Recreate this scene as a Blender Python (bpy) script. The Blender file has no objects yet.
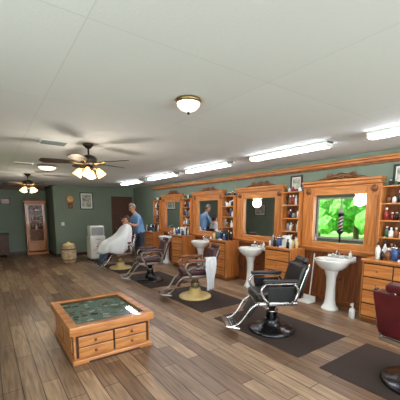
import bpy, bmesh, math, random
from mathutils import Vector, Matrix, Euler
random.seed(7)
S = bpy.context.scene
S.view_settings.view_transform = 'Standard'
S.view_settings.look = 'None'
S.view_settings.exposure = 0.12
COL = S.collection

# ------------------------------------------------------------ materials
def lin(c):
    out = []
    for v in c:
        v = v / 255.0
        out.append(v / 12.92 if v <= 0.04045 else ((v + 0.055) / 1.055) ** 2.4)
    return tuple(out) + (1.0,)

def mat(name, c, rough=0.5, metal=0.0, emit=0.0, var=0.08, scale=8.0, bump=0.0, coat=0.0, stretch=(1, 1, 1), c2=None):
    m = bpy.data.materials.new(name); m.use_nodes = True
    nt = m.node_tree; N = nt.nodes; L = nt.links
    b = N['Principled BSDF']
    tc = N.new('ShaderNodeTexCoord'); mp = N.new('ShaderNodeMapping'); mp.inputs['Scale'].default_value = stretch
    nz = N.new('ShaderNodeTexNoise'); nz.inputs['Scale'].default_value = scale; nz.inputs['Detail'].default_value = 4
    L.new(tc.outputs['Object'], mp.inputs[0]); L.new(mp.outputs[0], nz.inputs['Vector'])
    rp = N.new('ShaderNodeValToRGB')
    a = lin(c)
    if c2 is None:
        k = tuple(max(0, x * (1 - var)) for x in a[:3]) + (1,)
        k2 = tuple(min(1, x * (1 + var)) for x in a[:3]) + (1,)
    else:
        k = lin(c2); k2 = a
    rp.color_ramp.elements[0].color = k; rp.color_ramp.elements[1].color = k2
    rp.color_ramp.elements[0].position = 0.35; rp.color_ramp.elements[1].position = 0.65
    L.new(nz.outputs['Fac'], rp.inputs[0]); L.new(rp.outputs[0], b.inputs['Base Color'])
    b.inputs['Roughness'].default_value = rough; b.inputs['Metallic'].default_value = metal
    b.inputs['Coat Weight'].default_value = coat
    if emit > 0:
        b.inputs['Emission Color'].default_value = a; b.inputs['Emission Strength'].default_value = emit
    if bump > 0:
        bp = N.new('ShaderNodeBump'); bp.inputs['Strength'].default_value = bump; bp.inputs['Distance'].default_value = 0.01
        L.new(nz.outputs['Fac'], bp.inputs['Height']); L.new(bp.outputs[0], b.inputs['Normal'])
    return m

def pane_mat(name, gloss, tint=(1, 1, 1, 1)):
    m = bpy.data.materials.new(name); m.use_nodes = True
    nt = m.node_tree; N = nt.nodes; L = nt.links
    N.remove(N['Principled BSDF'])
    t = N.new('ShaderNodeBsdfTransparent'); t.inputs[0].default_value = tint
    g = N.new('ShaderNodeBsdfGlossy'); g.inputs['Roughness'].default_value = 0.03
    mx = N.new('ShaderNodeMixShader')
    lw = N.new('ShaderNodeLayerWeight'); lw.inputs[0].default_value = 0.12
    ad = N.new('ShaderNodeMath'); ad.operation = 'ADD'; ad.inputs[1].default_value = gloss; ad.use_clamp = True
    L.new(lw.outputs['Fresnel'], ad.inputs[0]); L.new(ad.outputs[0], mx.inputs[0])
    L.new(t.outputs[0], mx.inputs[1]); L.new(g.outputs[0], mx.inputs[2])
    L.new(mx.outputs[0], N['Material Output'].inputs[0])
    return m

def floor_mat():
    m = bpy.data.materials.new('plank_floor'); m.use_nodes = True
    nt = m.node_tree; N = nt.nodes; L = nt.links; b = N['Principled BSDF']
    tc = N.new('ShaderNodeTexCoord')
    sp = N.new('ShaderNodeSeparateXYZ'); cb = N.new('ShaderNodeCombineXYZ')
    L.new(tc.outputs['Object'], sp.inputs[0])
    L.new(sp.outputs['Y'], cb.inputs['X']); L.new(sp.outputs['X'], cb.inputs['Y'])
    br = N.new('ShaderNodeTexBrick'); br.offset = 0.37; br.offset_frequency = 2
    br.inputs['Scale'].default_value = 1.0
    br.inputs['Brick Width'].default_value = 1.1; br.inputs['Row Height'].default_value = 0.152
    br.inputs['Mortar Size'].default_value = 0.004; br.inputs['Mortar Smooth'].default_value = 0.2
    br.inputs['Color1'].default_value = lin((184, 154, 124)); br.inputs['Color2'].default_value = lin((124, 97, 77))
    br.inputs['Mortar'].default_value = lin((52, 40, 32))
    L.new(cb.outputs[0], br.inputs['Vector'])
    mp = N.new('ShaderNodeMapping'); mp.inputs['Scale'].default_value = (1.6, 22, 1)
    L.new(cb.outputs[0], mp.inputs[0])
    nz = N.new('ShaderNodeTexNoise'); nz.inputs['Scale'].default_value = 1.6; nz.inputs['Detail'].default_value = 6
    nz.inputs['Distortion'].default_value = 0.6
    L.new(mp.outputs[0], nz.inputs['Vector'])
    rp = N.new('ShaderNodeValToRGB')
    rp.color_ramp.elements[0].position = 0.3; rp.color_ramp.elements[0].color = (0.42, 0.40, 0.39, 1)
    rp.color_ramp.elements[1].position = 0.7; rp.color_ramp.elements[1].color = (1.12, 1.11, 1.10, 1)
    L.new(nz.outputs['Fac'], rp.inputs[0])
    mx = N.new('ShaderNodeMix'); mx.data_type = 'RGBA'; mx.blend_type = 'MULTIPLY'; mx.inputs['Factor'].default_value = 0.9
    L.new(br.outputs['Color'], mx.inputs[6]); L.new(rp.outputs[0], mx.inputs[7])
    L.new(mx.outputs[2], b.inputs['Base Color'])
    b.inputs['Roughness'].default_value = 0.38
    bp = N.new('ShaderNodeBump'); bp.inputs['Strength'].default_value = 0.25; bp.inputs['Distance'].default_value = 0.004
    L.new(br.outputs['Fac'], bp.inputs['Height']); bp.invert = True
    L.new(bp.outputs[0], b.inputs['Normal'])
    return m

def ceil_mat():
    m = bpy.data.materials.new('white_panel_ceiling'); m.use_nodes = True
    nt = m.node_tree; N = nt.nodes; L = nt.links; b = N['Principled BSDF']
    tc = N.new('ShaderNodeTexCoord')
    br = N.new('ShaderNodeTexBrick'); br.offset = 0.0
    br.inputs['Scale'].default_value = 1.0
    br.inputs['Brick Width'].default_value = 1.22; br.inputs['Row Height'].default_value = 1.22
    br.inputs['Mortar Size'].default_value = 0.006; br.inputs['Mortar Smooth'].default_value = 0.7
    br.inputs['Color1'].default_value = lin((214, 216, 221)); br.inputs['Color2'].default_value = lin((209, 211, 217))
    br.inputs['Mortar'].default_value = lin((199, 201, 206))
    L.new(tc.outputs['Object'], br.inputs['Vector']); L.new(br.outputs['Color'], b.inputs['Base Color'])
    b.inputs['Roughness'].default_value = 0.9
    nz = N.new('ShaderNodeTexNoise'); nz.inputs['Scale'].default_value = 70
    L.new(tc.outputs['Object'], nz.inputs['Vector'])
    bp = N.new('ShaderNodeBump'); bp.inputs['Strength'].default_value = 0.12; bp.inputs['Distance'].default_value = 0.01
    L.new(nz.outputs['Fac'], bp.inputs['Height']); L.new(bp.outputs[0], b.inputs['Normal'])
    return m

M = {}
M['floor'] = floor_mat()
M['ceil'] = ceil_mat()
M['green'] = mat('sage_wall_paint', (124, 136, 122), 0.85, var=0.04, scale=3)
M['oak'] = mat('honey_oak', (206, 132, 70), 0.34, c2=(168, 98, 46), scale=5, stretch=(6, 6, 0.6), coat=0.3)
M['oakh'] = mat('honey_oak_horizontal', (210, 136, 74), 0.34, c2=(172, 102, 50), scale=5, stretch=(6, 0.6, 6), coat=0.3)
M['oakt'] = mat('table_oak', (208, 142, 80), 0.32, c2=(172, 106, 54), scale=5, stretch=(0.8, 5, 6), coat=0.3)
M['oakdark'] = mat('carved_oak', (146, 84, 42), 0.5, c2=(104, 58, 28), scale=12)
M['panel'] = mat('wainscot_oak', (146, 84, 48), 0.45, c2=(108, 60, 34), scale=5, stretch=(6, 6, 0.6))
M['brown'] = mat('brown_door_paint', (86, 52, 34), 0.5)
M['darkwood'] = mat('dark_walnut', (58, 38, 28), 0.45)
M['gap_shade'] = mat('shadow_gap', (70, 40, 22), 0.8)  # dark brown that paints shade into gaps around drawers and panels
M['mirror'] = mat('mirror_silver', (235, 238, 238), 0.02, 1.0, var=0)
M['chrome'] = mat('chrome', (205, 205, 208), 0.16, 1.0, var=0.02)
M['steel'] = mat('dark_steel', (70, 70, 74), 0.25, 0.9, var=0.02)
M['brass'] = mat('aged_brass', (150, 126, 86), 0.35, 1.0)
M['nickel'] = mat('old_nickel', (150, 142, 136), 0.28, 1.0)
M['cream'] = mat('cream_enamel', (222, 196, 132), 0.3)
M['porc'] = mat('white_porcelain', (230, 230, 228), 0.12, var=0.01, coat=0.5)
M['black'] = mat('black_leather', (18, 18, 20), 0.35, var=0.2)
M['maroon'] = mat('maroon_leather', (84, 18, 26), 0.38, var=0.15)
M['brownl'] = mat('brown_leather', (70, 26, 26), 0.4, var=0.15)
M['rubber'] = mat('mat_rubber', (56, 43, 38), 0.85, bump=0.2, scale=80)
M['white'] = mat('white_plastic', (228, 228, 226), 0.4, var=0.01)
M['towel'] = mat('white_towel', (220, 222, 225), 0.9, var=0.02, bump=0.3, scale=90)
M['grey'] = mat('grey_plastic', (140, 142, 144), 0.5)
M['dark'] = mat('black_plastic', (20, 20, 22), 0.4)
M['fanm'] = mat('bronze_fan', (44, 36, 32), 0.35, 0.4)
M['blade'] = mat('fan_blade_wood', (44, 32, 28), 0.5)
M['tube'] = mat('fluorescent_diffuser', (248, 251, 255), 0.4, emit=24, var=0)
M['bulb'] = mat('warm_glass_shade', (255, 206, 128), 0.4, emit=3.2, var=0)
M['dome'] = mat('glass_dome_light', (255, 246, 226), 0.4, emit=1.3, var=0)
M['paper'] = mat('print_paper', (216, 212, 196), 0.8, c2=(120, 120, 112), scale=9)
M['blue'] = mat('barber_smock_blue', (112, 150, 192), 0.85, var=0.06, bump=0.2)
M['khaki'] = mat('dark_trousers', (56, 58, 68), 0.85)
M['jeans'] = mat('blue_jeans', (62, 84, 120), 0.9)
M['skin'] = mat('skin', (200, 140, 112), 0.55, var=0.05)
M['hair'] = mat('grey_hair', (120, 108, 98), 0.8, var=0.3, scale=60)
M['hairb'] = mat('brown_hair', (70, 48, 36), 0.8, var=0.3, scale=60)
M['shoe'] = mat('dark_shoes', (36, 32, 30), 0.5)
M['lips'] = mat('lips', (160, 90, 82), 0.5)
M['eye'] = mat('eye_dark', (30, 24, 22), 0.2)
M['felt'] = mat('display_felt', (144, 164, 156), 0.9, c2=(102, 122, 118), scale=14)
M['leaf'] = mat('foliage', (130, 212, 86), 0.7, c2=(66, 144, 52), scale=5)
M['grass'] = mat('grass', (140, 190, 96), 0.9)
M['bark'] = mat('bark', (90, 70, 52), 0.9)
M['red'] = mat('red_plastic', (140, 44, 40), 0.4)
M['bl'] = mat('blue_liquid', (52, 84, 136), 0.3)
M['amber'] = mat('amber_bottle', (126, 74, 36), 0.3)
M['beige'] = mat('stoneware_beige', (196, 176, 146), 0.6, c2=(160, 136, 104), scale=10)
M['greenb'] = mat('green_bottle', (60, 96, 70), 0.3)
M['glass'] = pane_mat('window_glass', 0.0)
M['tglass'] = pane_mat('table_glass', 0.14, (0.92, 0.98, 0.96, 1))

# ------------------------------------------------------------ geometry helpers
def empty(name, loc=(0, 0, 0), rz=0.0):
    e = bpy.data.objects.new(name, None); COL.objects.link(e)
    e.location = loc; e.rotation_euler = (0, 0, rz); e.empty_display_size = 0.1
    return e

def finish(name, bm, m, parent=None, loc=(0, 0, 0), rot=(0, 0, 0), smooth=False):
    me = bpy.data.meshes.new(name)
    bmesh.ops.recalc_face_normals(bm, faces=bm.faces[:])
    bm.to_mesh(me); bm.free()
    for x in (m if isinstance(m, (list, tuple)) else [m]):
        me.materials.append(x)
    if smooth:
        for p in me.polygons: p.use_smooth = True
    o = bpy.data.objects.new(name, me); COL.objects.link(o)
    o.location = loc; o.rotation_euler = rot
    if parent: o.parent = parent
    return o

def box(name, lo, hi, m, parent=None, bev=0.0, rot=(0, 0, 0), seg=2):
    lo = Vector(lo); hi = Vector(hi); c = (lo + hi) / 2; d = hi - lo
    bm = bmesh.new(); bmesh.ops.create_cube(bm, size=1)
    for v in bm.verts: v.co = Vector((v.co.x * d.x, v.co.y * d.y, v.co.z * d.z))
    if bev > 0:
        bev = min(bev, min(d) * 0.45)
        bmesh.ops.bevel(bm, geom=bm.edges[:], offset=bev, segments=seg, profile=0.6, affect='EDGES')
    return finish(name, bm, m, parent, c, rot, smooth=(bev > 0.012))

def lathe_bm(bm, prof, seg=24, sx=1, sy=1, off=(0, 0, 0), mi=0):
    rings = []
    for r, z in prof:
        if r < 1e-5:
            rings.append([bm.verts.new((off[0], off[1], off[2] + z))])
        else:
            rings.append([bm.verts.new((off[0] + r * sx * math.cos(2 * math.pi * i / seg), off[1] + r * sy * math.sin(2 * math.pi * i / seg), off[2] + z)) for i in range(seg)])
    for a, b in zip(rings, rings[1:]):
        for i in range(seg):
            j = (i + 1) % seg
            if len(a) == 1 and len(b) == 1: continue
            if len(a) == 1: f = bm.faces.new((a[0], b[i], b[j]))
            elif len(b) == 1: f = bm.faces.new((a[i], a[j], b[0]))
            else: f = bm.faces.new((a[i], a[j], b[j], b[i]))
            f.material_index = mi; f.smooth = True
    for rg in (rings[0], rings[-1]):
        if len(rg) > 1:
            f = bm.faces.new(rg); f.material_index = mi

def lathe(name, prof, m, parent=None, loc=(0, 0, 0), seg=28, sx=1, sy=1, rot=(0, 0, 0)):
    bm = bmesh.new(); lathe_bm(bm, prof, seg, sx, sy)
    return finish(name, bm, m, parent, loc, rot)

def catmull(P, n):
    if len(P) < 3 or n <= 1: return P
    out = []
    for i in range(len(P) - 1):
        p0 = P[max(i - 1, 0)]; p1 = P[i]; p2 = P[i + 1]; p3 = P[min(i + 2, len(P) - 1)]
        for k in range(n):
            t = k / n
            out.append(0.5 * ((2 * p1) + (p2 - p0) * t + (2 * p0 - 5 * p1 + 4 * p2 - p3) * t * t + (3 * p1 - p0 - 3 * p2 + p3) * t ** 3))
    out.append(P[-1]); return out

def tube_bm(bm, pts, r, seg=10, n=5, mi=0):
    R = r if isinstance(r, (list, tuple)) else [r] * len(pts)
    P4 = [Vector((*p, rr)) for p, rr in zip(pts, R)]
    Q = catmull(P4, n)
    pos = [Vector(q[:3]) for q in Q]; rad = [max(q[3], 1e-4) for q in Q]
    up = None; rings = []
    for i, p in enumerate(pos):
        t = (pos[min(i + 1, len(pos) - 1)] - pos[max(i - 1, 0)]).normalized()
        if up is None:
            up = Vector((0, 0, 1)) if abs(t.z) < 0.9 else Vector((1, 0, 0))
        s = t.cross(up).normalized(); up = s.cross(t).normalized()
        rings.append([bm.verts.new(p + (s * math.cos(2 * math.pi * k / seg) + up * math.sin(2 * math.pi * k / seg)) * rad[i]) for k in range(seg)])
    for a, b in zip(rings, rings[1:]):
        for i in range(seg):
            j = (i + 1) % seg
            f = bm.faces.new((a[i], a[j], b[j], b[i])); f.smooth = True; f.material_index = mi
    for rg in (rings[0], rings[-1]):
        f = bm.faces.new(rg); f.material_index = mi

def tube(name, pts, r, m, parent=None, seg=10, n=5):
    bm = bmesh.new(); tube_bm(bm, pts, r, seg, n)
    return finish(name, bm, m, parent)

def ball(name, c, rx, ry, rz, m, parent=None, rot=(0, 0, 0), f=None, us=24, vs=16):
    bm = bmesh.new(); bmesh.ops.create_uvsphere(bm, u_segments=us, v_segments=vs, radius=1)
    for v in bm.verts:
        v.co = Vector((v.co.x * rx, v.co.y * ry, v.co.z * rz))
        if f: v.co = f(v.co)
    return finish(name, bm, m, parent, c, rot, smooth=True)

# ------------------------------------------------------------ room shell
XL, XR, YB, YF, YR, XP, H = -1.5, 4.85, -2.5, 11.4, 12.9, 1.94, 2.485
T = 0.15
box('floor', (XL - T, YB - T, -0.1), (XR + T, YR + T, 0), M['floor'])
box('ceiling', (XL - T, YB - T, H), (XR + T, YR + T, H + 0.15), M['ceil'])
box('wall_right', (XR, YB - T, 0), (XR + T, YF + T, H), M['green'])
box('wall_far', (XP, YF, 0), (XR, YF + T, H), M['green'])
box('wall_partition', (XP, YF + T, 0), (XP + T, YR, H), M['green'])
box('wall_recess', (XL, YR, 0), (XP + T, YR + T, H), M['green'])

def wall_with_openings(name, axis, fixed, lo, hi, ops):
    e = empty(name)
    def seg(a, b, z0, z1, i):
        if b - a < 1e-3 or z1 - z0 < 1e-3: return
        if axis == 'Y': box('panel_%d' % i, (fixed[0], a, z0), (fixed[1], b, z1), M['green'], e)
        else: box('panel_%d' % i, (a, fixed[0], z0), (b, fixed[1], z1), M['green'], e)
    c = lo; i = 0
    for a, b, z0, z1 in ops:
        seg(c, a, 0, H, i); seg(a, b, 0, z0, i + 1); seg(a, b, z1, H, i + 2); i += 3; c = b
    seg(c, hi, 0, H, i)
    return e
LW = [(-1.9, 1.9, 0.55, 2.12), (5.35, 7.35, 0.5, 2.12)]
wall_with_openings('wall_left', 'Y', (XL - T, XL), YB, YR, LW)
BW = [(-1.0, 1.6, 0.45, 2.15), (2.0, 4.4, 0.45, 2.15)]
wall_with_openings('wall_back', 'X', (YB - T, YB), XL, XR, BW)

def window(n, axis, fix, a, b, z0, z1, dirn):
    e = empty('window_%d' % n)
    w = 0.06
    def bx(nm, a0, b0, c0, c1, m=M['white'], t0=0.03, t1=0.09):
        f0, f1 = sorted((fix + dirn * t0, fix + dirn * t1))
        if axis == 'Y': box(nm, (f0, a0, c0), (f1, b0, c1), m, e)
        else: box(nm, (a0, f0, c0), (b0, f1, c1), m, e)
    bx('sill', a, b, z0, z0 + w); bx('head', a, b, z1 - w, z1)
    bx('jamb_1', a, a + w, z0 + w, z1 - w); bx('jamb_2', b - w, b, z0 + w, z1 - w)
    k = (a + b) / 2
    bx('mullion', k - 0.025, k + 0.025, z0 + w, z1 - w)
    bx('glass', a + w, b - w, z0 + w, z1 - w, M['glass'], 0.058, 0.062)
    return e
for i, (a, b, z0, z1) in enumerate(LW): window(i + 1, 'Y', XL, a, b, z0, z1, -1)
for i, (a, b, z0, z1) in enumerate(BW): window(i + 3, 'X', YB, a, b, z0, z1, -1)

box('baseboard_far', (XP, YF - 0.02, 0), (3.95, YF, 0.11), M['darkwood'])
box('baseboard_partition', (XP - 0.02, YF - 0.02, 0), (XP, YR, 0.11), M['darkwood'])
box('baseboard_recess', (XL, YR - 0.02, 0), (1.14, YR, 0.11), M['darkwood'])
box('baseboard_left', (XL, YB, 0), (XL + 0.02, YR - 0.02, 0.11), M['darkwood'])
box('trim_1', (XL, YR - 0.05, H - 0.12), (XP, YR, H), M['brown'], bev=0.01)
box('trim_2', (XP - 0.04, YF - 0.04, H - 0.1), (XP, YR - 0.05, H), M['brown'], bev=0.01)
box('trim_3', (XP, YF - 0.04, H - 0.06), (XR - 0.1, YF, H), M['green'], bev=0.01)
e = empty('trim_4')
box('rail_shelf', (XR - 0.11, 0.0, 2.375), (XR, 9.6, 2.405), M['oakh'], e, bev=0.006)
box('rail_cove', (XR - 0.07, 0.0, 2.335), (XR, 9.6, 2.375), M['oakh'], e, bev=0.01)
box('rail_bead', (XR - 0.035, 0.0, 2.30), (XR, 9.6, 2.335), M['oakdark'], e, bev=0.006)

e = empty('trim_5')
box('board', (XR - 0.02, 0.0, 0.0), (XR, 9.6, 0.95), M['panel'], e)
y = 0.1
k = 0
while y < 9.6:
    box('batten_%d' % k, (XR - 0.028, y, 0.12), (XR - 0.02, y + 0.075, 0.88), M['panel'], e, bev=0.003)
    y += 0.1; k += 1
box('base', (XR - 0.035, 0, 0), (XR - 0.02, 9.6, 0.11), M['oakdark'], e)
box('cap', (XR - 0.045, 0, 0.89), (XR - 0.02, 9.6, 0.945), M['oakh'], e, bev=0.006)

# ------------------------------------------------------------ mirrors
def mirror(yc):
    e = empty('framed_wall_mirror', (XR, yc, 0))
    hw, z0, z1 = 0.67, 0.96, 2.11
    st = 0.22
    box('backing', (-0.03, -hw + .02, z0 + .02), (-0.0, hw - .02, z1 - .02), M['darkwood'], e)
    for s, n in ((-1, 'stile_1'), (1, 'stile_2')):
        a, b = sorted((s * hw, s * (hw - st)))
        box(n, (-0.09, a, z0), (-0.03, b, z1 - 0.1), M['oak'], e, bev=0.012)
        a, b = sorted((s * (hw - 0.05), s * (hw - st + 0.05)))
        box(n + '_fluting', (-0.103, a, z0 + 0.12), (-0.088, b, z1 - 0.26), M['oak'], e, bev=0.01)
        c = s * (hw - st / 2)
        lathe(n + '_rosette', [(0, 0), (0.055, 0), (0.05, 0.012), (0.03, 0.01), (0.018, 0.022), (0, 0.024)], M['oakdark'], e, (-0.09, c, z1 - 0.17), rot=(0, -math.pi / 2, 0), seg=16)
    box('bottom_rail', (-0.085, -hw + st, z0), (-0.03, hw - st, z0 + 0.11), M['oakh'], e, bev=0.01)
    box('ledge', (-0.13, -hw + 0.02, z0 - 0.015), (-0.03, hw - 0.02, z0 + 0.012), M['oakh'], e, bev=0.008)
    box('top_rail', (-0.085, -hw + st, z1 - 0.24), (-0.03, hw - st, z1 - 0.1), M['oakh'], e, bev=0.01)
    box('cornice', (-0.12, -hw - 0.0, z1 - 0.1), (-0.0, hw + 0.0, z1 - 0.04), M['oakh'], e, bev=0.012)
    box('cornice_cap', (-0.15, -hw - 0.01, z1 - 0.04), (-0.0, hw + 0.01, z1), M['oakh'], e, bev=0.01)
    box('glass', (-0.045, -hw + st - 0.005, z0 + 0.1), (-0.035, hw - st + 0.005, z1 - 0.23), M['mirror'], e)
    bm = bmesh.new()
    for s in (-1, 1):
        pts = []; rr = []
        for i in range(22):
            t = i / 21
            a = t * 2.1 * math.pi
            R = 0.062 * (1 - 0.72 * t)
            pts.append((-0.05, s * (0.20 + R * math.cos(a - math.pi * 1.0)), z1 + 0.055 + R * math.sin(a - math.pi) * -0.8)); rr.append(0.018 * (1 - 0.4 * t))
        tube_bm(bm, pts, rr, 8, 1)
        tube_bm(bm, [(-0.05, s * 0.42, z1 + 0.012), (-0.05, s * 0.34, z1 + 0.02), (-0.05, s * 0.26, z1 + 0.03), (-0.05, s * 0.13, z1 + 0.05), (-0.05, s * 0.04, z1 + 0.08)], [0.01, 0.02, 0.024, 0.026, 0.02], 8, 4)
    for i in range(7):
        a = math.radians(-66 + 22 * i)
        tube_bm(bm, [(-0.05, 0, z1 + 0.02), (-0.055, 0.05 * math.sin(a), z1 + 0.02 + 0.055 * math.cos(a)), (-0.05, 0.09 * math.sin(a), z1 + 0.02 + 0.095 * math.cos(a))], [0.01, 0.02, 0.008], 8, 3)
    finish('carved_crest', bm, M['oakdark'], e)
    return e
MC = [0.93, 2.77, 4.56, 6.38, 8.20]
for c in MC: mirror(c)

# ------------------------------------------------------------ bottle clusters
def bottles(name, parent, spots, maxh=0.16, hmul=1.0):
    keys = ['white', 'amber', 'bl', 'greenb', 'dark', 'red', 'cream', 'grey', 'white']
    bm = bmesh.new()
    for (x, yy, z) in spots:
        h = random.uniform(0.55, 1.0) * maxh * hmul; r = random.uniform(0.02, 0.034); mi = random.choice([0, 0, 1, 1, 2, 3, 4, 4, 5, 6, 7, 8])
        lathe_bm(bm, [(0, 0), (r, 0), (r, h * 0.62), (r * 0.4, h * 0.74), (r * 0.4, h * 0.82)], 12, off=(x, yy, z), mi=mi)
        lathe_bm(bm, [(r * 0.5, h * 0.82), (r * 0.5, h), (0, h)], 12, off=(x, yy, z), mi=random.choice([4, 0, 8]))
    return finish(name, bm, [M[k] for k in keys], parent)

def shelf_unit(y0, y1):
    e = empty('bottle_shelf_unit', (XR, 0, 0))
    d = 0.17; z0, z1 = 0.96, 1.96
    y0 += 0.006; y1 -= 0.006
    box('side_1', (-d, y0, z0), (0, y0 + 0.02, z1), M['oak'], e, bev=0.003)
    box('side_2', (-d, y1 - 0.02, z0), (0, y1, z1), M['oak'], e, bev=0.003)
    box('back', (-0.012, y0 + 0.02, z0), (0, y1 - 0.02, z1), M['oakdark'], e)
    for i in range(5):
        z = z0 + i * (z1 - z0 - 0.02) / 4
        box('shelf_%d' % i, (-d, y0 + 0.02, z), (-0.012, y1 - 0.02, z + 0.02), M['oakh'], e, bev=0.003)
        if i < 4:
            sp = []
            yy = y0 + 0.055
            while yy < y1 - 0.05:
                sp.append((-random.uniform(0.07, 0.13), yy, z + 0.02))
                yy += random.uniform(0.058, 0.072)
            bottles('bottles_%d' % i, e, sp, 0.19)
    yy = y0 + 0.06; sp = []
    while yy < y1 - 0.05:
        sp.append((-0.09, yy, z1)); yy += 0.08
    bottles('bottles_top', e, sp, 0.12)
    return e
SH = [(1.61, 2.09), (3.45, 3.88), (5.24, 5.70), (7.06, 7.52), (8.88, 9.34)]
for a, b in SH: shelf_unit(a, b)

def cabinet(y0, y1, cols=1, rows=4, deep=0.42):
    e = empty('oak_drawer_cabinet', (XR - 0.05, (y0 + y1) / 2, 0))
    hw = (y1 - y0) / 2; d = deep; h = 0.90
    box('carcass', (-d, -hw, 0.08), (0, hw, h), M['oak'], e, bev=0.004)
    box('plinth', (-d + 0.04, -hw + 0.01, 0), (0, hw - 0.01, 0.08), M['oakdark'], e)
    box('counter_top', (-d - 0.03, -hw - 0.012, h), (0, hw + 0.012, h + 0.03), M['oakh'], e, bev=0.008)
    box('face_shadow', (-d - 0.003, -hw + 0.02, 0.10), (-d, hw - 0.02, h - 0.02), M['gap_shade'], e)
    rh = (h - 0.14) / rows; cw = (2 * hw - 0.05) / cols
    for c in range(cols):
        for r in range(rows):
            ya = -hw + 0.025 + c * cw; za = 0.11 + r * rh
            box('drawer_%d_%d' % (c, r), (-d - 0.02, ya + 0.008, za + 0.008), (-d - 0.002, ya + cw - 0.008, za + rh - 0.008), M['oakh'], e, bev=0.006)
            lathe('knob_%d_%d' % (c, r), [(0, 0), (0.008, 0), (0.007, 0.01), (0.015, 0.018), (0.012, 0.026), (0, 0.028)], M['brass'], e, (-d - 0.02, ya + cw / 2, za + rh / 2), rot=(0, -math.pi / 2, 0), seg=12)
    return e
cabinet(1.28, 2.10, 2, 4, 0.46)
for a, b in ((3.38, 3.98), (5.16, 5.78), (6.98, 7.60), (8.80, 9.42)):
    cabinet(a, b)

def counter_stuff(yc, kind):
    e = empty('barber_counter_supplies', (XR - 0.27, yc, 0.93))
    sp = [(random.uniform(-0.15, -0.1), yy, 0) for yy in (-0.25, -0.19, 0.13, 0.19, 0.25)]
    sp += [(random.uniform(-0.03, 0.03), yy, 0) for yy in (-0.26, -0.19, 0.15, 0.22)]
    bottles('bottles', e, sp, 0.26)
    lathe('disinfectant_jar', [(0, 0), (0.045, 0), (0.045, 0.16), (0.035, 0.165)], M['bl'], e, (-0.09, 0.055, 0), seg=18)
    lathe('jar_lid', [(0.048, 0.165), (0.048, 0.185), (0.012, 0.19), (0.012, 0.215), (0, 0.218)], M['chrome'], e, (-0.09, 0.055, 0), seg=18)
    box('lather_machine', (-0.1, -0.13, 0), (0.03, -0.01, 0.22), M['white' if kind else 'dark'], e, bev=0.02)
    box('machine_spout', (-0.15, -0.09, 0.15), (-0.09, -0.05, 0.19), M['chrome'], e, bev=0.01)
    box('folded_towel', (-0.185, -0.13, 0), (-0.155, -0.02, 0.03), M['towel'], e, bev=0.01)
    return e
for i, yc in enumerate((1.70, 3.68, 5.47, 7.29, 9.11)): counter_stuff(yc, i % 2)

# ------------------------------------------------------------ sinks
def sink(yc):
    e = empty('pedestal_sink', (XR - 0.34, yc, 0))
    lathe('pedestal', [(0, 0), (0.14, 0), (0.135, 0.03), (0.10, 0.07), (0.082, 0.16), (0.072, 0.38), (0.08, 0.54), (0.11, 0.64), (0.13, 0.68), (0, 0.68)], M['porc'], e, sx=0.95)
    lathe('basin', [(0, 0.635), (0.10, 0.64), (0.2, 0.68), (0.265, 0.74), (0.30, 0.795), (0.308, 0.82), (0.30, 0.835), (0.275, 0.835), (0.255, 0.815), (0.2, 0.74), (0.1, 0.695), (0, 0.69)], M['porc'], e, seg=36, sx=0.80, sy=0.93)
    box('deck', (0.10, -0.25, 0.77), (0.285, 0.25, 0.836), M['porc'], e, bev=0.022, seg=3)
    box('splash', (0.255, -0.24, 0.82), (0.285, 0.24, 0.87), M['porc'], e, bev=0.01)
    tube('faucet', [(0.2, 0, 0.83), (0.2, 0, 0.91), (0.16, 0, 0.95), (0.10, 0, 0.935), (0.08, 0, 0.90)], 0.012, M['chrome'], e)
    for s in (-1, 1):
        lathe('tap_%d' % (s + 2), [(0, 0), (0.024, 0), (0.014, 0.02), (0.012, 0.04), (0.026, 0.05), (0.026, 0.062), (0, 0.068)], M['chrome'], e, (0.2, s * 0.1, 0.835), seg=14)
    lathe('soap_dispenser', [(0, 0), (0.025, 0), (0.025, 0.09), (0.008, 0.105), (0.008, 0.13), (0, 0.13)], M['white'], e, (0.19, -0.19, 0.835), seg=14)
    tube('drain_pipe', [(0.05, 0.0, 0.64), (0.13, 0.0, 0.5), (0.2, 0, 0.46), (0.28, 0, 0.46)], 0.018, M['chrome'], e)
    return e
for c in (0.82, 2.66, 4.50, 6.32, 8.14): sink(c)

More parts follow.
